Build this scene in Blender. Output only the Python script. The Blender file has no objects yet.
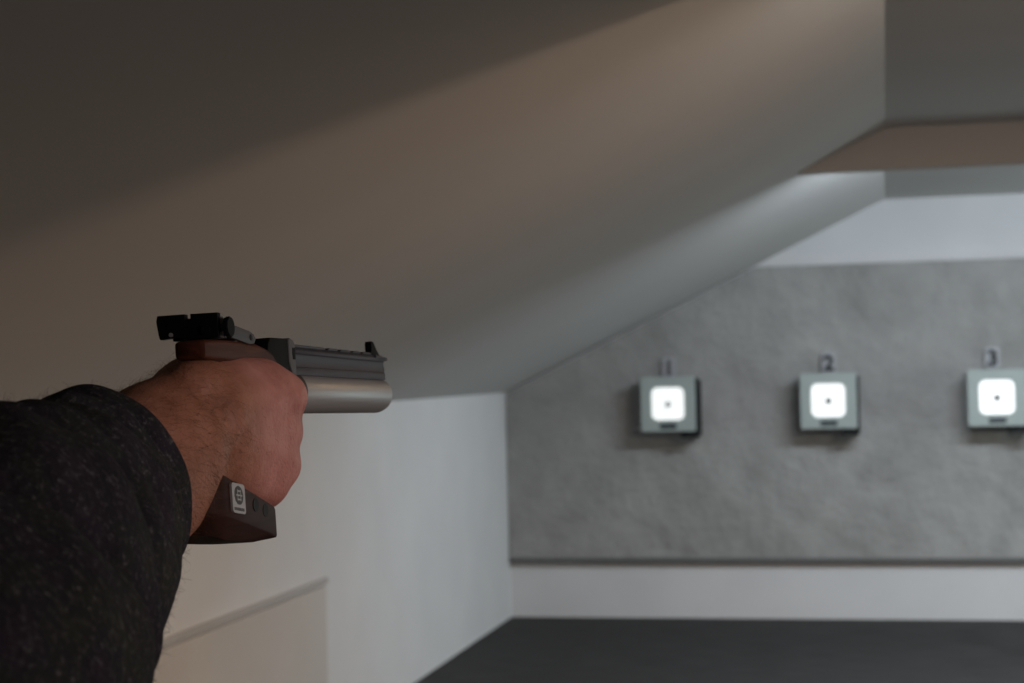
import bpy, bmesh, math, random
import numpy as np
from mathutils import Vector, Matrix
random.seed(7); rng = np.random.default_rng(7)
C = bpy.context.scene.collection

# ------------------------------------------------------------ materials
def mat(name, col, rough=.6, metal=0., emit=None, estr=0., spec=.5):
    m = bpy.data.materials.new(name); m.use_nodes = True
    b = m.node_tree.nodes['Principled BSDF']
    b.inputs['Base Color'].default_value = (*col, 1)
    b.inputs['Roughness'].default_value = rough
    b.inputs['Metallic'].default_value = metal
    b.inputs['Specular IOR Level'].default_value = spec
    if emit:
        b.inputs['Emission Color'].default_value = (*emit, 1)
        b.inputs['Emission Strength'].default_value = estr
    return m
def N(m, t, **kw):
    n = m.node_tree.nodes.new(t)
    for k, v in kw.items():
        if k in n.inputs: n.inputs[k].default_value = v
        else: setattr(n, k, v)
    return n
def L(m, a, b): m.node_tree.links.new(a, b)
def bsdf(m): return m.node_tree.nodes['Principled BSDF']
def coords(m, scale=(1, 1, 1), rot=(0, 0, 0)):
    tc = N(m, 'ShaderNodeTexCoord'); mp = N(m, 'ShaderNodeMapping')
    mp.inputs['Scale'].default_value = scale; mp.inputs['Rotation'].default_value = rot
    L(m, tc.outputs['Object'], mp.inputs['Vector']); return mp.outputs['Vector']
def noise(m, vec, scale, detail=3., rough=.5, dist=0.):
    n = N(m, 'ShaderNodeTexNoise'); n.inputs['Scale'].default_value = scale
    n.inputs['Detail'].default_value = detail; n.inputs['Roughness'].default_value = rough
    n.inputs['Distortion'].default_value = dist
    L(m, vec, n.inputs['Vector']); return n.outputs['Fac']
def ramp(m, fac, stops):
    r = N(m, 'ShaderNodeValToRGB'); e = r.color_ramp.elements
    while len(e) < len(stops): e.new(.5)
    for i, (p, c) in enumerate(stops):
        e[i].position = p; e[i].color = (*c, 1)
    L(m, fac, r.inputs['Fac']); return r.outputs['Color']
def bump(m, fac, dist, strength=1., prev=None):
    b = N(m, 'ShaderNodeBump'); b.inputs['Distance'].default_value = dist
    b.inputs['Strength'].default_value = strength
    L(m, fac, b.inputs['Height'])
    if prev is not None: L(m, prev, b.inputs['Normal'])
    L(m, b.outputs['Normal'], bsdf(m).inputs['Normal']); return b.outputs['Normal']
def varied(name, c0, c1, scale, rough=.8, bd=.001, bscale=None, **kw):
    m = mat(name, c0, rough, **kw); v = coords(m)
    f = noise(m, v, scale, 4)
    L(m, ramp(m, f, [(.3, c0), (.7, c1)]), bsdf(m).inputs['Base Color'])
    if bd: bump(m, noise(m, v, bscale or scale * 4, 3), bd)
    return m

M = {}
M['wall'] = varied('painted_plaster', (.60, .60, .605), (.64, .64, .64), 2.5, .85, .0006, 60)
M['ceil'] = varied('painted_ceiling', (.52, .51, .50), (.54, .53, .52), 1.5, .9, .0005, 60)
M['beam'] = varied('painted_beam', (.44, .42, .40), (.46, .44, .42), 1.5, .9, .0005, 60)
# dark floor covering with fine crosswise streaks
m = mat('dark_floor', (.03, .03, .03), .75, spec=.25); v = coords(m, (1, 9, 1)); f = noise(m, v, 3.5, 6, .65)
L(m, ramp(m, f, [(.36, (.016, .0155, .015)), (.64, (.05, .048, .047))]), bsdf(m).inputs['Base Color']); bump(m, f, .002)
M['floor'] = m
# grey rubbery backstop
m = mat('backstop_grey', (.3, .3, .3), .85); v = coords(m); f = noise(m, v, 2.2, 6, .62, .4)
L(m, ramp(m, f, [(.28, (.24, .238, .228)), (.52, (.30, .298, .288)), (.75, (.355, .353, .34))]), bsdf(m).inputs['Base Color'])
bump(m, noise(m, v, 6, 5, .55), .03)
M['panel'] = m
M['shade'] = mat('painted_shade', (.12, .12, .118), .8)  # dark tone standing for the shade under the backstop
M['board'] = varied('cream_board', (.50, .475, .45), (.54, .51, .48), 2., .8, .0006, 50)
M['moulding'] = mat('grey_moulding', (.44, .43, .42), .6)
M['housing'] = varied('pale_grey_metal', (.32, .37, .355), (.345, .395, .375), 9, .5, 0)
M['dark'] = mat('black_plastic', (.010, .011, .012), .6, spec=.15)
M['glowface'] = mat('lit_target', (.9, .9, .9), .5, emit=(.97, 1., .98), estr=.62)  # glow stands in for the light falling on the white paper
M['mark'] = mat('aiming_mark', (.01, .01, .01), .8)
M['markgrey'] = mat('grey_aiming_mark', (.2, .2, .2), .8, emit=(1, 1, 1), estr=.12)  # lighter grey mark with a weak glow
M['plate'] = mat('number_plate', (.36, .37, .385), .6)
M['platew'] = mat('number_plate_faded', (.34, .34, .36), .7)
M['ink'] = mat('number_ink', (.012, .014, .016), .7)
M['inkf'] = mat('faded_number_ink', (.09, .09, .095), .7)
M['tagdark'] = mat('dark_name_tag', (.035, .05, .055), .5)
# gun
M['black'] = varied('black_steel', (.004, .0045, .005), (.007, .0075, .008), 80, .6, 0, spec=.06)
M['gunmetal'] = varied('grey_anodised', (.050, .055, .066), (.058, .064, .076), 60, .55, 0, spec=.25)
M['armgrey'] = mat('bead_blasted_steel', (.075, .08, .082), .55, .1, spec=.2)
M['bridge'] = mat('grey_bridge', (.085, .09, .092), .55, 0, spec=.25)
M['bronze'] = mat('dark_bronze', (.035, .028, .022), .5, .2, spec=.2)
m = mat('brushed_silver', (.44, .46, .46), .46, .6); v = coords(m, (1, .02, 1)); bump(m, noise(m, v, 900, 2), .00012)
M['silver'] = m
def wood(name, a, b, c):
    m = mat(name, a, .55, spec=.12); v = coords(m, (18, 3.2, 26)); f = noise(m, v, 3.2, 5, .6, 1.2)
    L(m, ramp(m, f, [(.3, a), (.55, b), (.75, c)]), bsdf(m).inputs['Base Color']); bump(m, f, .0004); return m
M['wood'] = wood('dark_walnut', (.022, .010, .008), (.036, .017, .013), (.050, .024, .018))
M['wood2'] = wood('red_walnut', (.045, .014, .008), (.068, .022, .012), (.10, .036, .020))
M['label'] = mat('label_white', (.33, .33, .315), .5)
M['labelink'] = mat('label_ink', (.03, .03, .03), .6)
# skin: pink back of hand, browner hairy wrist
m = mat('skin', (.4, .2, .15), .55, spec=.4); v = coords(m)
b = bsdf(m); b.inputs['Subsurface Weight'].default_value = .12
b.inputs['Subsurface Radius'].default_value = (.006, .002, .001); b.inputs['Subsurface Scale'].default_value = .6
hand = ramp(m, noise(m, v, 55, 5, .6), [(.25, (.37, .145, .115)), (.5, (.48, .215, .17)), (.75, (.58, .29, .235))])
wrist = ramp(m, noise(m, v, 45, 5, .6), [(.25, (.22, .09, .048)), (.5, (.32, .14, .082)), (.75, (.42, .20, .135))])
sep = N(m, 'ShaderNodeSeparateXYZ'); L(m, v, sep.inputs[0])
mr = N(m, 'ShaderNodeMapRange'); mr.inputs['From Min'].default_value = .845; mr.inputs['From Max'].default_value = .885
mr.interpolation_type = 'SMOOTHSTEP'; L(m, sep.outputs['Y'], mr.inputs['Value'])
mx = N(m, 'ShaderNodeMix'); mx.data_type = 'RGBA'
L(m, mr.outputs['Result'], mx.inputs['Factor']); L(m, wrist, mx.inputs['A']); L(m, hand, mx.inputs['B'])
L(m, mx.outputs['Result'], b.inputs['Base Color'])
vo = N(m, 'ShaderNodeTexVoronoi'); vo.inputs['Scale'].default_value = 650; L(m, v, vo.inputs['Vector'])
n1 = bump(m, vo.outputs['Distance'], .00022, .8)
n2 = bump(m, noise(m, v, 130, 4, .6), .0012, .8, n1)
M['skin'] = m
M['hair'] = mat('arm_hair', (.13, .06, .028), .7, spec=.05)
# marled wool
m = mat('marled_wool', (.03, .03, .03), .95, spec=.1); v = coords(m)
f1 = noise(m, v, 300, 3, .75); f2 = noise(m, v, 38, 3, .6)
base = ramp(m, f2, [(.3, (.032, .025, .035)), (.48, (.024, .024, .029)), (.66, (.030, .034, .028))])
fleck = ramp(m, f1, [(.50, (0, 0, 0)), (.61, (.020, .019, .020)), (.75, (.13, .125, .125))])
ad = N(m, 'ShaderNodeMix'); ad.data_type = 'RGBA'; ad.blend_type = 'ADD'; ad.inputs['Factor'].default_value = 1.
L(m, base, ad.inputs['A']); L(m, fleck, ad.inputs['B']); L(m, ad.outputs['Result'], bsdf(m).inputs['Base Color'])
n1 = bump(m, f1, .0013, .9)
bump(m, noise(m, v, 160, 3, .6), .0018, .7, n1)
M['wool'] = m
M['fuzz'] = mat('wool_fibre', (.02, .02, .02), .9)

# ------------------------------------------------------------ helpers
def link(name, me, material, parent=None, smooth=False):
    o = bpy.data.objects.new(name, me); C.objects.link(o)
    if material: me.materials.append(material)
    if smooth:
        for p in me.polygons: p.use_smooth = True
    if parent: o.parent = parent
    return o
def mesh(name, verts, faces, material, parent=None, smooth=False):
    me = bpy.data.meshes.new(name); me.from_pydata([tuple(v) for v in verts], [], faces); me.update()
    bm = bmesh.new(); bm.from_mesh(me); bmesh.ops.recalc_face_normals(bm, faces=bm.faces); bm.to_mesh(me); bm.free()
    return link(name, me, material, parent, smooth)
def tag(o, label=None, cat=None, group=None, kind=None):
    if label: o['label'] = label
    if cat: o['category'] = cat
    if group: o['group'] = group
    if kind: o['kind'] = kind
    return o
def struct(o): o['kind'] = 'structure'; return o
def bevelled(bm, w, seg=2, ang=30):
    es = [e for e in bm.edges if len(e.link_faces) == 2 and e.calc_face_angle(0) > math.radians(ang)]
    if w > 0 and es: bmesh.ops.bevel(bm, geom=es, offset=w, segments=seg, profile=.6, affect='EDGES', clamp_overlap=True)
def prism_mesh(pts2, a0, a1, axis, xf, w=0, seg=2):
    """polygon pts2 swept along an axis; xf maps (s,r,u) to the place"""
    def P(p, a):
        return {0: (a, p[0], p[1]), 1: (p[0], a, p[1]), 2: (p[0], p[1], a)}[axis]
    bm = bmesh.new()
    A = [bm.verts.new(P(p, a0)) for p in pts2]; B = [bm.verts.new(P(p, a1)) for p in pts2]
    n = len(pts2)
    bm.faces.new(A); bm.faces.new(B[::-1])
    for i in range(n): bm.faces.new([A[i], B[i], B[(i + 1) % n], A[(i + 1) % n]])
    bmesh.ops.recalc_face_normals(bm, faces=bm.faces)
    bevelled(bm, w, seg)
    for v in bm.verts: v.co = xf(v.co)
    bmesh.ops.recalc_face_normals(bm, faces=bm.faces)
    return bm
def join_bm(*bms):
    out = bmesh.new()
    for b in bms:
        me = bpy.data.meshes.new('t'); b.to_mesh(me); b.free(); out.from_mesh(me); bpy.data.meshes.remove(me)
    return out
def finish(name, bm, material, parent=None, smooth=False):
    me = bpy.data.meshes.new(name); bm.to_mesh(me); bm.free()
    o = link(name, me, material, parent)
    if smooth:
        for p in me.polygons: p.use_smooth = True
        me.set_sharp_from_angle(angle=math.radians(35))
    return o
I3 = lambda v: Vector(v)
def box_bm(x0, x1, y0, y1, z0, z1, w=0, seg=2, xf=I3):
    return prism_mesh([(x0, y0), (x1, y0), (x1, y1), (x0, y1)], z0, z1, 2, xf, w, seg)
def empty(name, loc):
    e = bpy.data.objects.new(name, None); C.objects.link(e); e.location = loc; e.empty_display_size = .05; return e
def keep(child, parent):
    child.parent = parent; child.matrix_parent_inverse = Matrix.Translation(-Vector(parent.location))

# ------------------------------------------------------------ room (metres; range runs along +Y)
YF, XL, ZK, XR, ZR = 11.1, -2.44, 1.478, .03, 2.646
X2, XE, YB = 2.0, 4.47, -3.0
T = .12
struct(finish('floor', box_bm(XL - T, XE + T, YB, YF + T, -.1, 0), M['floor']))
prof = [(XL, ZK), (XR, ZR), (X2, ZR), (XE, ZK), (XE, ZK + .15), (X2 + .05, ZR + .14), (XR - .05, ZR + .14), (XL, ZK + .15)]
struct(finish('ceiling', prism_mesh(prof, YB, YF, 1, I3), M['ceil']))
struct(finish('wall_left', box_bm(XL - T, XL, YB, YF, 0, ZK + .1), M['wall']))
struct(finish('wall_right', box_bm(XE, XE + T, YB, YF, 0, ZK + .1), M['wall']))
struct(finish('wall_far', box_bm(XL - T, XE + T, YF, YF + T, 0, ZR + .2), M['wall']))
# crosswise boards hanging under the flat ceiling, hiding the lamps
def xslope(z): return XL + (z - ZK) / (ZR - ZK) * (XR - XL)
def crossbeam(n, y0, y1, zb):
    xa = xslope(zb); xb = X2 + (XR - xa)
    o = finish(n, prism_mesh([(xa, zb), (XR, ZR), (X2, ZR), (xb, zb)], y0, y1, 1, I3), M['beam'])
    return struct(o)
crossbeam('trim_1', 7.73, 7.80, 2.462)
crossbeam('trim_2', 3.83, 3.89, 2.47)
# low boarding along the left wall with its capping strip
struct(finish('trim_3', box_bm(XL, XL + .012, 2.2, 7.25, 0, .69, .004), M['board']))
struct(finish('trim_4', box_bm(XL, XL + .022, 2.2, 7.26, .700, .726, .006, 3), M['moulding']))

# grey backstop sheet over the far wall, cut along the sloping ceiling
PB, PT, PTH = .368, 2.245, .05
def panel():
    nx, nz = 330, 110
    x0, x1 = XL + .004, XE - .004
    verts, faces = [], []
    g = rng.standard_normal((9, 5))
    def dent(x, z):
        d = 0
        for k in range(9):
            a = 2 + 3.1 * k * .55
            d += math.sin(a * x * (1 + .3 * g[k, 0]) + g[k, 1] * 3 + 1.3 * math.sin(2.1 * z + g[k, 2])) * math.sin(a * z * (1.2 + .3 * g[k, 3]) + g[k, 4] * 4) / (1 + .5 * k)
        return .0062 * d
    for j in range(nz + 1):
        for i in range(nx + 1):
            x = x0 + (x1 - x0) * i / nx
            top = min(PT, ZK + (x - XL) / (XR - XL) * (ZR - ZK) - .012, ZK + (XE - x) / (XE - X2) * (ZR - ZK) - .012)
            wav = .006 * math.sin(3.1 * x + 1) + .004 * math.sin(7.3 * x)
            z = PB + wav + (top - PB - wav) * j / nz
            verts.append((x, YF - PTH + dent(x, z), z))
    n0 = len(verts)
    for v in list(verts): verts.append((v[0], YF - .001, v[2]))
    W = nx + 1
    for j in range(nz):
        for i in range(nx):
            a = j * W + i; faces.append((a, a + 1, a + W + 1, a + W))
    def side(seq):
        for a, b in zip(seq, seq[1:]): faces.append((a, b, b + n0, a + n0))
    side([i for i in range(W)]); side([nz * W + i for i in range(W)])
    side([j * W for j in range(nz + 1)]); side([j * W + nx for j in range(nz + 1)])
    return mesh('backstop_panel', verts, faces, M['panel'], smooth=True)
bp = panel(); bp.data.set_sharp_from_angle(angle=math.radians(50))
rl = finish('bottom_shade_strip', box_bm(XL + .006, XE - .006, YF - .062, YF - .012, PB - .004, PB + .026, .006), M['shade'], bp)  # dark strip added to thicken the shadow line under the sheet
tag(bp, 'large grey dented backstop sheet covering the far wall behind the lit targets', 'backstop')

# ------------------------------------------------------------ targets
YT = 10.80
def rrect(w, h, r, n=6):
    p = []
    for cx, cz, a0 in ((w/2-r, h/2-r, 0), (-w/2+r, h/2-r, 90), (-w/2+r, -h/2+r, 180), (w/2-r, -h/2+r, 270)):
        for k in range(n + 1):
            a = math.radians(a0 + 90 * k / n); p.append((cx + r * math.cos(a), cz + r * math.sin(a)))
    return p
def disc(r, n=24): return [(r * math.cos(2 * math.pi * k / n), r * math.sin(2 * math.pi * k / n)) for k in range(n)]
def make_target(x, z, label, markmat):
    t = empty('electronic_target', (x, YT, z))
    tag(t, label, 'target', 'lit targets on the backstop')
    W, H = .345, .345
    body = box_bm(-W/2 + .012, W/2 - .004, .012, YF - PTH - YT - .007, -H/2 + .012, H/2 - .006, .006)
    finish('housing', body, M['dark'], t)
    # front plate with a rounded-square opening
    bm = bmesh.new(); outer = rrect(W, H, .012); inner = rrect(.208, .208, .04)
    zo = .0
    for y in (0, .014):
        pass
    n = len(outer)
    rings = []
    for pts, y in ((outer, .014), (outer, .003), ([(p[0] * .985, p[1] * .985) for p in outer], 0), ([(p[0] * 1.03, p[1] * 1.03) for p in inner], 0), (inner, .004), (inner, .016)):
        rings.append([bm.verts.new((p[0], y, p[1] + (.004 if pts is inner or abs(pts[0][0] - inner[0][0] * 1.03) < 1e-6 else 0))) for p in pts])
    for a, b in zip(rings, rings[1:]):
        for i in range(n): bm.faces.new([a[i], a[(i + 1) % n], b[(i + 1) % n], b[i]])
    bmesh.ops.recalc_face_normals(bm, faces=bm.faces)
    finish('front_plate', bm, M['housing'], t)
    s = finish('target_face', prism_mesh([(p[0], p[1] + .004) for p in rrect(.212, .212, .04)], .008, .012, 1, I3), M['glowface'], t)
    finish('aiming_mark', prism_mesh([(p[0], p[1] - .001) for p in disc(.0185)], .006, .008, 1, I3), markmat, s)
    finish('name_tag', box_bm(-.052, .052, -.004, .001, -.155, -.120, .003), M['tagdark'], t)
    finish('bracket', join_bm(box_bm(.075, W/2 + .012, .012, YF - PTH - YT - .007, -.212, -.165, .004), box_bm(W/2 - .004, W/2 + .014, .03, YF - PTH - YT - .007, -.19, .15, .003)), M['dark'], t)
    return t
make_target(-1.337, 1.386, 'leftmost of the three lit square targets, nearest the sloping ceiling', M['markgrey'])
make_target(-.342, 1.388, 'middle one of the three lit square targets, under the number 2', M['mark'])
make_target(.664, 1.388, 'right-hand lit square target, under the number 3', M['mark'])
def digit(n, parent, m):
    cu = bpy.data.curves.new('digit', 'FONT'); cu.body = n; cu.size = .132; cu.align_x = 'CENTER'; cu.align_y = 'CENTER'
    cu.extrude = .001; cu.offset = .005
    tmp = bpy.data.objects.new('tmp', cu); C.objects.link(tmp)
    dg = bpy.context.evaluated_depsgraph_get(); me = bpy.data.meshes.new_from_object(tmp.evaluated_get(dg))
    bpy.data.objects.remove(tmp)
    o = link('digit', me, m, parent); o.rotation_euler = (math.pi / 2, 0, 0)
    xs = [v.co.x for v in me.vertices]; ys = [v.co.y for v in me.vertices]
    o.location = (-(min(xs) + max(xs)) / 2, -.0045, -(min(ys) + max(ys)) / 2)
    return o
for n, x, z, lab, pm, im in (('1', -1.350, 1.615, 'faded grey number plate reading 1 above the leftmost target', M['platew'], M['inkf']),
                         ('2', -.340, 1.622, 'grey number plate reading 2 above the middle target', M['plate'], M['ink']),
                         ('3', .655, 1.630, 'grey number plate reading 3 above the right-hand target', M['plate'], M['ink'])):
    p = finish('number_plate', prism_mesh(rrect(.09, .135, .02), 0, .012, 1, I3, .002), pm)
    p.location = (x, YF - PTH - .040, z)
    st = finish('backing_block', box_bm(-.03, .03, .012, .030, -.05, .05), M['plate'], p)
    digit(n, p, im)
    tag(p, lab, 'number plate', 'number plates above the targets')

# ------------------------------------------------------------ pistol, in its own frame: s forward, r right, u up (mm)
O = Vector((-.35420, .84384, 1.63857))
Fv = Vector((.001519, .999680, -.025233)); Rv = Vector((.998442, -.000109, .055804)); Uv = Vector((-.055783, .025279, .998123))
def G(v): return O + (Fv * v[0] + Rv * v[1] + Uv * v[2]) * .001
gun = empty('air_pistol', G((40, 0, -60)))
tag(gun, 'target air pistol with silver cylinder and dark wooden grip held in the hand', 'pistol')
inv_gun = Matrix.Translation(-Vector(gun.location))
def gpart(name, bm, material, parent=None, smooth=True):
    o = finish(name, bm, material, None, smooth); o.parent = parent or gun
    o.matrix_parent_inverse = inv_gun if parent is None else Matrix.Identity(4)
    return o
def sbox(s0, s1, r0, r1, u0, u1, w=.4, seg=2): return box_bm(s0, s1, r0, r1, u0, u1, w, seg, G)
def sprof(pts, r0, r1, w=.4, seg=2): return prism_mesh(pts, r0, r1, 1, G, w, seg)      # side profile (s,u), extruded across
def cprof(pts, s0, s1, w=.4, seg=2): return prism_mesh(pts, s0, s1, 0, G, w, seg)      # cross-section (r,u), extruded along
def lathe(prof, c, axis, n=48):
    """prof: (along, radius); turned round an axis ('s' or 'r') through c=(s,r,u)"""
    bm = bmesh.new(); rings = []
    for a, rad in prof:
        ring = []
        for k in range(n):
            t = 2 * math.pi * k / n; x, y = rad * math.cos(t), rad * math.sin(t)
            p = (c[0] + a, c[1] + x, c[2] + y) if axis == 's' else (c[0] + x, c[1] + a, c[2] + y)
            ring.append(bm.verts.new(G(p)))
        rings.append(ring)
    for a, b in zip(rings, rings[1:]):
        for i in range(n): bm.faces.new([a[i], a[(i + 1) % n], b[(i + 1) % n], b[i]])
    bm.faces.new(rings[0]); bm.faces.new(rings[-1])
    bmesh.ops.recalc_face_normals(bm, faces=bm.faces); return bm
# barrel shroud: flanged top, flat side with a raised lower ledge
body = [(-9, -27), (9.6, -27), (9.6, -22.3), (8.9, -21.9), (8.9, -14.6), (9.9, -14.0), (9.9, -12.0), (7.2, -9.6), (-7.2, -9.6), (-9.9, -12.0), (-9.9, -14), (-8.9, -14.6), (-8.9, -21.9), (-9.6, -22.3)]
b1 = cprof(body, 131, 320, .25, 1)
# stepped rib on top with compensator scoops in it
pads = []
ss = [131, 200, 206, 226, 232, 252, 258, 275, 281, 300]
for a, b in zip(ss[::2], ss[1::2]): pads.append(sprof([(a, -9.8), (b + 3, -9.8), (b, -8.0), (a + (0 if a == 131 else 4), -8.0)], -6, 6, .3, 1))
pads.append(sprof([(300, -9.8), (327, -11.2), (327, -13.6), (320, -14), (300, -14)], -9.9, 9.9, .5, 2))
gpart('barrel_shroud', join_bm(b1, *pads), M['gunmetal'])
gpart('barrel', lathe([(0, 5.2), (2, 5.4), (33, 5.4), (35, 4.8)], (300, 0, -19), 's', 32), M['black'])
# front sight
fs = sprof([(306, -9.9), (337, -11.4), (335, -9.6), (326, -4.0), (321.0, .3), (316.5, .8), (314.8, -1.5), (315.2, -6.5), (308, -8.0)], -2.4, 2.4, .3)
fs2 = sprof([(303, -10), (331, -11.6), (329, -9.3), (306, -8.2)], -5.5, 5.5, .5)
gpart('front_sight', join_bm(fs, fs2), M['black'])
# receiver and front plate
rec = sprof([(88, -9), (92, -6.2), (121, -5.8), (121.5, -28), (128, -34), (126, -46), (60, -46), (40, -30), (60, -21), (84, -20)], -10, 10, .8)
gpart('receiver', rec, M['black'])
pl = sprof([(120.5, -6.2), (123.5, -5.2), (129, -6.6), (131.5, -9), (131.5, -28), (128, -31), (120.5, -20)], -10.6, 10.6, .8, 3)
plate = gpart('front_bridge', pl, M['bridge'])
s_ = gpart('cocking_slot', sbox(126.0, 130.6, 9.8, 10.9, -18, -11, .2, 1), M['black'], plate)
s_.matrix_parent_inverse = Matrix.Identity(4)
# air cylinder and collar
CY = (0, 0, -36.9)
cyl = gpart('air_cylinder', lathe([(130, 11.5), (132, 12.6), (322, 12.6), (327, 11.9), (330.5, 10.2), (332, 7.5), (332.2, 4)], CY, 's', 72), M['silver'])
ev = gpart('cylinder_plug', lathe([(331, 4.4), (336, 4.4), (337, 3.6)], CY, 's', 24), M['black'], cyl)
gpart('cylinder_collar', lathe([(118, 12.5), (120, 13.6), (141, 13.6), (142.5, 13.0), (143, 11.5)], CY, 's', 64), M['bronze'])
gpart('lower_frame', sprof([(60, -26), (132, -26), (140, -47), (110, -50), (60, -50)], -7, 7, 1.), M['black'])
# trigger and guard (behind the hand)
tg = []
gp_ = [(62, -48), (80, -66), (98, -72), (116, -70), (130, -60), (134, -47)]
gi_ = [(130, -47), (126, -58), (114, -66.5), (98, -68), (82, -62.5), (68, -48)]
tg = sprof(gp_ + gi_, -4, 4, .4, 1)
gpart('trigger_guard', tg, M['black'])
gpart('trigger', sprof([(98, -48), (104, -48), (101, -56), (102, -64), (98, -64), (95.5, -56)], -3, 3, .5), M['armgrey'])
# rear sight: notched blade, body, windage knob, long grey side plate
rs = [(-17.0, 3.3), (-1.6, 3.0), (-1.6, 0.2), (1.4, 0.2), (1.4, 2.9), (16.4, 2.5), (16.6, -10.6), (2.5, -10.3), (-4, -9.9), (-6.2, -8.8), (-16.2, -9.4), (-16.8, -7.5), (-17.8, .3)]
blade = gpart('rear_sight', join_bm(cprof(rs, -3, 1.5, .25, 1), sprof([(1.5, 1.0), (12, .4), (34, -3), (56, -5), (57, -9), (1.5, -10.5)], -11, 10.4, .6)), M['black'])
def sp(name, bm, m): 
    o = finish(name, bm, m, None, True); o.parent = blade; o.matrix_parent_inverse = blade.matrix_parent_inverse.inverted() @ inv_gun if False else Matrix.Identity(4); return o
sp('blade_screw', join_bm(lathe([(0, 1.1), (.6, 1.1), (.7, .8)], (-3.6, -9.8, -7.2), 's', 16)), M['silver'])
sp('width_screw', lathe([(0, 2.6), (.7, 2.6), (.8, 2.)], (-3.7, 9.5, -6.0), 's', 20), M['black'])
kn = []
sp('windage_spring', join_bm(sbox(-1, 4, 16.4, 18.6, -10.5, -7.5, .3), sbox(0, 5, 16.2, 18.4, -3.8, .4, .3), lathe([(0, 2.2), (3.5, 2.2)], (2.5, 16, -5.5), 'r', 16)), M['silver'])
def knurl():
    n = 48; bm = bmesh.new(); rings = []
    for a, rr in ((0, 4.8), (.5, 5.6), (2.4, 5.6), (3.0, 5.0)):
        ring = []
        for k in range(n):
            t = 2 * math.pi * k / n; q = rr - (.35 if (k // 2) % 2 and rr > 5.5 else 0)
            ring.append(bm.verts.new(G((1.5 + q * math.cos(t), 19 + a, -5.4 + q * math.sin(t)))))
        rings.append(ring)
    for a, b in zip(rings, rings[1:]):
        for i in range(n): bm.faces.new([a[i], a[(i + 1) % n], b[(i + 1) % n], b[i]])
    bm.faces.new(rings[0]); bm.faces.new(rings[-1]); bmesh.ops.recalc_face_normals(bm, faces=bm.faces); return bm
sp('windage_knob', knurl(), M['black'])
armp = [(6, -1.8), (24, -2.0), (50, -4.6), (57, -6.2), (59.5, -8.6), (57, -11.4), (50, -12.0), (22, -9.2), (6, -8.0)]
arm = sp('side_plate', sprof(armp, 10.6, 13.4, .6), M['armgrey'])
pv = finish('pivot_pin', lathe([(0, 1.7), (.5, 1.7)], (51.5, 13.3, -8.2), 'r', 20), M['dark'], arm, True)
# wooden grip
def loft(rings, cap=True):
    bm = bmesh.new(); R_ = [[bm.verts.new(G(p)) for p in r] for r in rings]; n = len(R_[0])
    for a, b in zip(R_, R_[1:]):
        for i in range(n): bm.faces.new([a[i], a[(i + 1) % n], b[(i + 1) % n], b[i]])
    if cap: bm.faces.new(R_[0]); bm.faces.new(R_[-1])
    bmesh.ops.recalc_face_normals(bm, faces=bm.faces); return bm
# beak over the web of the hand: side profile, rounded section
def beak():
    rings = []
    for s, top, bot, w, rc in ((-12, -13.0, -19.5, 6.5, 2.0), (-10.8, -11.8, -21.0, 8.2, 2.0), (-6, -11.2, -21.6, 8.8, 2.2), (10, -10.8, -22.0, 9.2, 2.2), (30, -10.6, -23, 9.4, 2.4), (50, -11.0, -24, 9.4, 2.6), (64, -11.2, -26, 9.4, 2.8), (78, -13.0, -28, 9.4, 3), (88, -16.0, -30, 9.2, 3), (97, -21.5, -32, 9.0, 3)):
        r = []
        for p in rrect(2 * w, top - bot, min(rc, (top - bot) / 2.2), 4): r.append((s, p[0] + 3.6, (top + bot) / 2 + p[1]))
        rings.append(r)
    return loft(rings)
# hand-filling grip core, raked backwards
def core():
    rings = []
    for u, s0, s1, w in ((-20, 2, 62, 11), (-30, 6, 66, 12), (-45, 10, 74, 13), (-65, 10, 76, 14), (-85, 4, 72, 15), (-104, -4, 64, 17)):
        rings.append([((s0 + s1) / 2 + p[0], p[1], u) for p in rrect(s1 - s0, 2 * w, 9, 5)])
    return loft(rings)
# palm shelf: sloping forwards and down, chamfered underneath
def shelf():
    def top(s): return -81.7 - .272 * (s + 17.9) if s > -40 else -76
    out = [(-30, 2), (-27, -9), (-12, -17), (20, -20), (48, -19), (55, -12), (56.5, 4), (56, 17), (53, 20.6), (40, 21), (10, 20.6), (-14, 19.4), (-23, 16), (-28, 10)]
    cs, cr = 15, 1
    ring = lambda f, dz, df=0: [((p[0] - cs) * f + cs, (p[1] - cr) * f + cr, dz(p[0])) for p in out]
    t = lambda s: -81.0 - .285 * (s + 17.9)
    low = lambda s: -103.5 - .222 * (s + 14)
    bot = lambda s: -115.8 - .050 * (s + 14) + .2 * max(0, -12 - s)
    rings = [ring(.93, t), ring(.985, lambda s: t(s) - .8), ring(1, lambda s: t(s) - 2.4), ring(1.0, lambda s: low(s) + 1), ring(.985, low), ring(.72, bot), ring(.6, lambda s: bot(s) - .4)]
    # keep the front end of the underside from crossing
    return loft([[ (p[0], p[1], p[2]) for p in r] for r in rings])
grip = gpart('grip', join_bm(core(), shelf()), M['wood'])
bk = gpart('grip_beak', beak(), M['wood2'])
def on_side(s, u, d=0):  # point on the right face of the shelf
    return 20.9 + d - .012 * abs(s - 30) * (1 if s < 10 else .3)
def side_pts(pts, d0, d1):
    bm = bmesh.new(); A = [bm.verts.new(G((s, on_side(s, u, d0), u))) for s, u in pts]; B = [bm.verts.new(G((s, on_side(s, u, d1), u))) for s, u in pts]
    n = len(pts); bm.faces.new(A); bm.faces.new(B)
    for i in range(n): bm.faces.new([A[i], B[i], B[(i + 1) % n], A[(i + 1) % n]])
    bmesh.ops.recalc_face_normals(bm, faces=bm.faces); return bm
lc = (-.6, -94.6)
def tilt(pts): return [(lc[0] + p[0], lc[1] + p[1] - .13 * p[0]) for p in pts]
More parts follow.
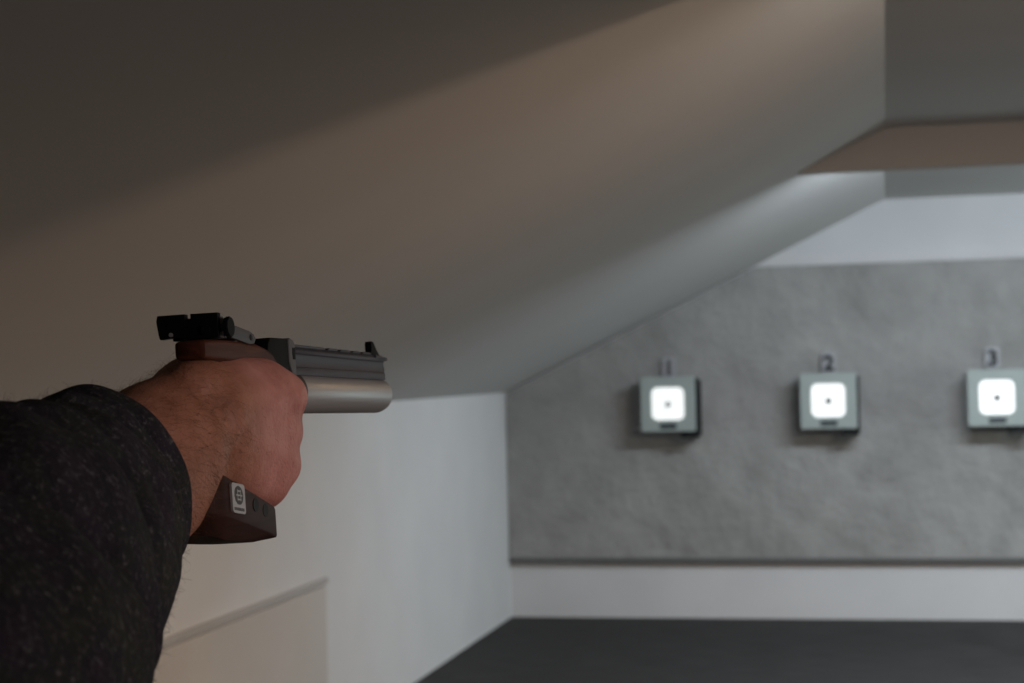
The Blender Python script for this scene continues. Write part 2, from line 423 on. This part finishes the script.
lab = finish('grip_label', side_pts(tilt(rrect(17, 15.5, 2)), -1.5, .5), M['label'], grip); 
finish('emblem', side_pts(tilt([(p[0] * 1.15, p[1] + 1.6) for p in disc(4.9)]), .4, .65), M['labelink'], lab)
for q in (-2.6, 0, 2.6):
    pass
marks = [side_pts(tilt([(p[0] + dx, p[1] + 1.6 + dy) for p in rrect(w, h, .3, 2)]), .6, .8) for dx, dy, w, h in ((0, 2.2, 5, .7), (0, 0, 8, .7), (0, -2.2, 5, .7), (-2, 0, .7, 6), (2, 0, .7, 6))]
em = finish('emblem_lines', join_bm(*marks), M['label'], lab)
txt = [side_pts(tilt([(p[0] + dx, p[1] - 5.6) for p in rrect(1.2, 1.6, .2, 2)]), .4, .65) for dx in (-6, -4.1, -2.2, -.3, 1.6, 3.5, 5.6)]
finish('label_lettering', join_bm(*txt), M['labelink'], lab)
for s, u in ((23.2, -99.2), (37.0, -102.8)):
    finish('grip_hole', side_pts([(s + p[0] * 1.1, u + p[1]) for p in disc(3.6)], -.4, .25), M['dark'], grip)

# ------------------------------------------------------------ hand and forearm: one smooth surface
import openvdb as vdb
def smin(a, b, k):
    h = np.clip(.5 + .5 * (b - a) / k, 0, 1); return b * (1 - h) + a * h - k * h * (1 - h)
VOX = 1.25
lo = np.array([-330., -70., -190.]); hi = np.array([125., 60., 0.])
dims = np.ceil((hi - lo) / VOX).astype(int)
ax = [lo[i] + VOX * np.arange(dims[i]) for i in range(3)]
S, Rr, U_ = np.meshgrid(*ax, indexing='ij'); S = S.astype(np.float32); Rr = Rr.astype(np.float32); U_ = U_.astype(np.float32)
def cap(a, b, ra, rb, sr=1., su=1.):
    """tapered capsule with an elliptical section (sr, su scale r and u)"""
    a = np.array(a, float); b = np.array(b, float); d = b - a
    t = ((S - a[0]) * d[0] + (Rr - a[1]) * d[1] + (U_ - a[2]) * d[2]) / (d @ d); t = np.clip(t, 0, 1)
    q = np.sqrt((S - a[0] - t * d[0]) ** 2 + ((Rr - a[1] - t * d[1]) / sr) ** 2 + ((U_ - a[2] - t * d[2]) / su) ** 2)
    return (q - (ra + (rb - ra) * t)) * min(sr, su, 1.)
def ell(c, rad, tw=0.):
    c = np.array(c, float)
    x, y, z = S - c[0], Rr - c[1], U_ - c[2]
    ct, st = math.cos(tw), math.sin(tw); x, y = ct * x + st * y, -st * x + ct * y
    q = np.sqrt((x / rad[0]) ** 2 + (y / rad[1]) ** 2 + (z / rad[2]) ** 2); return (q - 1) * min(rad)
def chain(pts, k=4):
    out = None
    for (a, ra), (b, rb) in zip(pts, pts[1:]):
        c = cap(a, b, ra, rb); out = c if out is None else smin(out, c, k)
    return out
# forearm
D = cap((-330, 6, -178), (-165, -13, -120), 38, 36, .93, 1.08)
D = smin(D, cap((-165, -13, -120), (-84, -24, -96), 36, 33, .9, 1.06), 6)
D = smin(D, cap((-84, -24, -96), (-60, -23, -90), 33, 41, .88, 1.08), 6)
D = smin(D, cap((-60, -23, -90), (-27, -12, -73), 42, 35.5, .88, 1.10), 6)
D = smin(D, cap((-27, -12, -73), (0, -4, -61), 35.5, 27, .86, 1.15), 6)
D = smin(D, cap((0, -4, -61), (14, 3, -58), 27, 22, .84, 1.15), 6)
D = smin(D, ell((-19, 9.5, -68), (15, 13, 16)), 6)          # head of the ulna
# back of the hand
H = ell((38, 12, -60), (44, 15.5, 33), .20)
for mc, base, rb_, r_ in (((72.5, 21.5, -40), (8, 8, -44), 15, 12.8), ((74, 17.5, -61), (6, 10, -54), 15, 11.8), ((69, 18, -80), (6, 9, -64), 14, 11.4), ((57, 11.5, -91), (6, 7, -70), 13, 10.2)):
    H = smin(H, cap(base, mc, rb_, r_), 7)
H = smin(H, cap((8, 4, -68), (48, 10, -84), 13, 11), 8)  # heel of the hand
H = smin(H, cap((70, 15.5, -44), (60, 12, -86), 15.3, 14.2), 8)
D = smin(D, H, 4)
# web and thumb
D = smin(D, cap((-26, -12, -56), (8, -7, -38), 22, 17), 8)
D = smin(D, cap((8, -4, -35.5), (62, 12, -33.5), 16, 14), 9)
D = smin(D, cap((-6, 1, -37), (42, 7, -35), 14.5, 13), 5)
D = smin(D, chain([((6, -14, -42), 14), ((34, -22, -40), 12), ((64, -24, -37), 10), ((88, -21, -37), 8.2)]), 8)
# fingers, each its own chain
fing = [
    [((72, 19.5, -41), 12), ((106, 12, -47), 9.3), ((113, -3, -56), 8.6), ((103, -10, -57), 7.6)],
    [((74, 17, -61), 11.4), ((98, -6, -63), 9.6), ((84, -24, -63), 8.8), ((62, -26, -62), 7.9)],
    [((69, 16.5, -79), 10.8), ((92, -5, -80), 9.2), ((78, -24, -80), 8.5), ((57, -26, -79), 7.6)],
    [((57, 12, -91), 9.8), ((80, -6, -94), 8.2), ((69, -22, -94), 7.6), ((52, -25, -93), 6.8)]]
Fg = None
for ch in fing:
    c = chain(ch, 3); Fg = c if Fg is None else smin(Fg, c, 1.6)
D = smin(D, Fg, 4)
# knuckle heads, tendons
for p, rr in (((75, 24.5, -42), 9.4), ((76, 19.5, -61), 8.6), ((71, 19.5, -80), 8.4), ((60, 14, -92), 7.4)):
    D = smin(D, ell(p, (rr - .8, rr - .8, rr - .8)), 7)
for a, b in (((14, 18, -50), (66, 30.5, -43)), ((12, 19, -56), (68, 28, -61)), ((12, 19, -62), (62, 27, -77))):
    D = smin(D, cap(a, b, 2.2, 2.6), 6)
# crease between wrist and back of the hand; smooth subtraction
def ssub(a, b, k): return -smin(-a, b, k)
# fold where the bent wrist meets the heel of the hand
def ssub(a, b, k): return -smin(-a, b, k)
for a, b, ra, rb in (((-9, 22, -86), (-2, 24, -76), 4.6, 4.6), ((-2, 24, -76), (3.5, 27.5, -63), 4.6, 3.6)):
    D = ssub(D, cap(a, b, ra, rb), 5)
grid = vdb.FloatGrid(); grid.copyFromArray(np.ascontiguousarray(D, dtype=np.float32), tolerance=0.)
pts, tris, quads = grid.convertToPolygons(isovalue=0.0, adaptivity=0.0)
del D, H, Fg, S, Rr, U_
co = lo + pts * VOX
W3 = np.array(O)[None] + .001 * (co[:, :1] * np.array(Fv) + co[:, 1:2] * np.array(Rv) + co[:, 2:] * np.array(Uv))
me = bpy.data.meshes.new('person'); me.from_pydata([tuple(p) for p in W3], [], [tuple(f) for f in quads] + [tuple(f) for f in tris]); me.update()
bm = bmesh.new(); bm.from_mesh(me)
# keep the largest piece only, smooth voxel steps
for _ in range(4): bmesh.ops.smooth_vert(bm, verts=bm.verts, factor=.5, use_axis_x=True, use_axis_y=True, use_axis_z=True)
bmesh.ops.recalc_face_normals(bm, faces=bm.faces); bm.to_mesh(me); bm.free()
person = link('person', me, M['skin'], None, True)
tag(person, 'outstretched right arm in dark wool sweater, bare hand gripping the air pistol', 'person')

# ------------------------------------------------------------ sweater sleeve
from mathutils.bvhtree import BVHTree
AX = [(-56, -27, -86), (-80, -26, -92), (-110, -22, -101), (-158, -14, -114), (-200, -8, -124), (-250, 0, -150), (-330, 8, -182), (-430, 24, -226), (-540, 34, -262)]
RADS = [(38.5, 46), (40, 48.5), (45, 54), (51, 63), (58, 70), (65, 72), (70, 76), (76, 82), (84, 90)]
def crom(arr, t):
    arr = np.array(arr, float); n = len(arr) - 1; x = t * n; i = min(int(x), n - 1); f = x - i
    p0, p1, p2, p3 = arr[max(i - 1, 0)], arr[i], arr[i + 1], arr[min(i + 2, n)]
    return .5 * ((2 * p1) + (-p0 + p2) * f + (2 * p0 - 5 * p1 + 4 * p2 - p3) * f * f + (-p0 + 3 * p1 - 3 * p2 + p3) * f ** 3)
def sleeve():
    nt, na = 260, 180
    # crease positions along the sleeve, each wandering round the arm
    folds = [(.10, 0, 11.0, .026, .6), (.21, 0, 11.0, .030, 2.0), (.33, 0, 13.0, .036, .9), (.45, 0, 13., .036, 2.9), (.57, 0, 13, .04, 1.2), (.69, 0, 12, .04, 5.), (.80, 0, 12, .04, 2.), (.91, 0, 10, .03, .7)]
    verts, faces = [], []
    ring_par = []
    for k in range(10):                       # turned-in hem: from the inside round the lip
        a = math.pi * k / 9
        ring_par.append((0.0, -4 * (1 - math.cos(a)) / 1. if False else None, a))
    rings = []
    for k in range(12): rings.append(('in', k / 11))
    for k in range(nt + 1): rings.append(('out', k / nt))
    for kind, t in rings:
        if kind == 'in':
            tt = 0.10 * (1 - t) ** 1.5; inset = 6.5 * (1 - t ** 3) + .5
        else: tt = t; inset = 0
        c = crom(AX, tt); r2 = crom(RADS, tt)
        t2 = min(tt + .01, 1); t1 = max(tt - .01, 0)
        tan = crom(AX, t2) - crom(AX, t1); tan /= np.linalg.norm(tan)
        rt = np.cross(tan, (0, 0, 1)); rt /= np.linalg.norm(rt); up = np.cross(rt, tan)
        for j in range(na):
            a = 2 * math.pi * j / na
            ca, sa = math.cos(a), math.sin(a)
            d = 0
            if kind == 'out':
                pos = [-.11] + [p + wan * math.sin(a + ph) + .35 * wan * math.sin(2 * a + 2 * ph) for p, w, amp, wan, ph in folds] + [1.12]
                for k in range(len(pos) - 1):
                    if pos[k] <= tt < pos[k + 1]:
                        uu = (tt - pos[k]) / (pos[k + 1] - pos[k])
                        A0 = folds[k - 1][2] if k else 7.; A1 = folds[k][2] if k < len(folds) else 8.
                        A_ = (A0 + (A1 - A0) * uu) * (.8 + .2 * math.sin(a + k * 1.7))
                        d += A_ * (math.sqrt(max(0, 1 - abs(2 * uu - 1) ** 2.4)) - .62)
                d += 1.3 * math.sin(5 * a + 30 * tt) * min(tt * 8, 1) + 1.0 * math.sin(9 * a - 47 * tt + 1) * min(tt * 8, 1)
                d += 5.5 * min(tt / .03, 1) - 1.8 * max(0, 1 - tt / .02) ** 2 * 1.5
            x = (r2[0] + d - inset) * ca; y = (r2[1] + d - inset) * sa
            # hem droops forward a little at the bottom
            sh = 2.5 * math.sin(3 * a + .5) * math.exp(-tt * 20)
            p = c + rt * x * -1 + up * y + tan * sh
            verts.append(G(p))
    nr = len(rings)
    for i in range(nr - 1):
        for j in range(na): faces.append((i * na + j, i * na + (j + 1) % na, (i + 1) * na + (j + 1) % na, (i + 1) * na + j))
    return mesh('sweater_sleeve', verts, faces, M['wool'], person, True)
slv = sleeve()

# ------------------------------------------------------------ fine arm hair and wool fuzz (uncountable)
def strands(name, src, n, accept, ln, rad, lay, lift, material, parent, label=None):
    me = src.data; pol = [p for p in me.polygons if accept(p.center, p.normal)]
    areas = np.array([p.area for p in pol]); areas /= areas.sum()
    idx = rng.choice(len(pol), n, p=areas)
    verts, faces = [], []
    for i in idx:
        p = pol[i]; nrm = Vector(p.normal); base = Vector(p.center) + Vector(rng.normal(0, .0004, 3)) - nrm * .0003
        d0 = Vector(lay) + Vector(rng.normal(0, .45, 3)); d0 -= nrm * d0.dot(nrm)
        if d0.length < 1e-4: continue
        d0.normalize(); l = ln * rng.uniform(.5, 1.15); lf = lift * rng.uniform(.5, 1.5)
        cur = Vector(rng.normal(0, .25, 3)); sec = []
        for q in range(5):
            f = q / 4
            pos = base + d0 * l * f + nrm * l * lf * math.sin(f * 1.9) + cur * l * f * f * .35
            sec.append((pos, rad * (1 - .75 * f)))
        side = d0.cross(nrm).normalized()
        b = len(verts)
        for pos, r in sec:
            verts += [pos + side * r, pos + nrm * r, pos - side * r]
        for q in range(4):
            for e in range(3):
                a = b + q * 3; faces.append((a + e, a + (e + 1) % 3, a + 3 + (e + 1) % 3, a + 3 + e))
    o = mesh(name, verts, faces, material, parent, True); o['kind'] = 'stuff'; return o
def gco(p):
    q = (Vector(p) - O) * 1000; return q.dot(Fv), q.dot(Rv), q.dot(Uv)
def on_arm(c, n):
    s, r, u = gco(c)
    return -70 < s < 14 and (n.z > -.25 or r > 8) and rng.random() < (1 if s < 0 else .35)
def on_hand(c, n):
    s, r, u = gco(c); return 10 < s < 62 and n.x > .2 and u < -22
strands('arm_hair', person, 1900, on_arm, .012, .00005, (.1, .5, -.45), .28, M['hair'], person)
strands('hand_hair', person, 140, on_hand, .006, .00004, (.2, .5, -.6), .12, M['hair'], person)
strands('wool_fuzz', slv, 5000, lambda c, n: gco(c)[0] > -330, .0042, .00009, (0, .3, -.2), .7, M['fuzz'], slv)

# ------------------------------------------------------------ light
def area(name, loc, aim, sx, sy, power, col, spread=180):
    l = bpy.data.lights.new(name, 'AREA'); l.shape = 'RECTANGLE'; l.size = sx; l.size_y = sy; l.energy = power; l.color = col
    l.spread = math.radians(spread)
    o = bpy.data.objects.new(name, l); C.objects.link(o); o.location = loc
    o.rotation_euler = (Vector(aim) - Vector(loc)).to_track_quat('-Z', 'Y').to_euler(); return o
area('range_lamp', (1.0, 7.96, 2.61), (1.0, 9.6, 0.2), 2.6, .10, 90, (.92, 1.03, 1.15))
area('hall_lamp', (1.55, 4.10, 2.61), (1.55, 4.1, 0), .8, .08, 82, (1.24, .84, .60))
area('hall_fill_tilted', (1.55, 4.12, 2.60), (.8, 4.12, 0), .8, .06, 80, (.32, .21, .12))  # extra emitter added at the hall lamp, leaning left, as fill
area('forward_fill', (1.0, 4.10, 2.615), (1.0, 6.0, 1.6), 1.6, .08, 12, (1.03, 1., .93))  # added fill aimed down the range, not a lamp of its own
area('daylight', (4.40, 9.6, 1.1), (0, 9.6, 1.0), 2.0, .9, 110, (.42, .50, .50))
area('hand_fill', (3.4, -.3, 1.9), (-.33, .93, 1.56), .6, .6, 1., (1.0, .80, .78), 18)  # unseen narrow fill added at the right to light hand and sleeve
w = bpy.data.worlds.new('World'); bpy.context.scene.world = w; w.use_nodes = True
w.node_tree.nodes['Background'].inputs[0].default_value = (.95, .93, .95, 1); w.node_tree.nodes['Background'].inputs[1].default_value = .01

# ------------------------------------------------------------ camera
cam = bpy.data.cameras.new('camera'); co_ = bpy.data.objects.new('camera', cam); C.objects.link(co_)
cam.sensor_width = 36; cam.lens = 1720 / 1024 * 36
yaw, pitch, roll = .2126, .0182, .0234
f = Vector((-math.sin(yaw) * math.cos(pitch), math.cos(yaw) * math.cos(pitch), math.sin(pitch)))
r = Vector((math.cos(yaw), math.sin(yaw), 0)); u = r.cross(f)
r2 = r * math.cos(roll) - u * math.sin(roll); u2 = r * math.sin(roll) + u * math.cos(roll)
mw = Matrix((r2, u2, -f)).transposed().to_4x4(); mw.translation = Vector((0, 0, 1.607)); co_.matrix_world = mw
cam.dof.use_dof = True; cam.dof.focus_distance = .97; cam.dof.aperture_fstop = 15
cam.clip_start = .01
bpy.context.scene.camera = co_
vs = bpy.context.scene.view_settings
vs.view_transform = 'Standard'; vs.look = 'None'; vs.gamma = 1; vs.use_curve_mapping = False; vs.exposure = 0
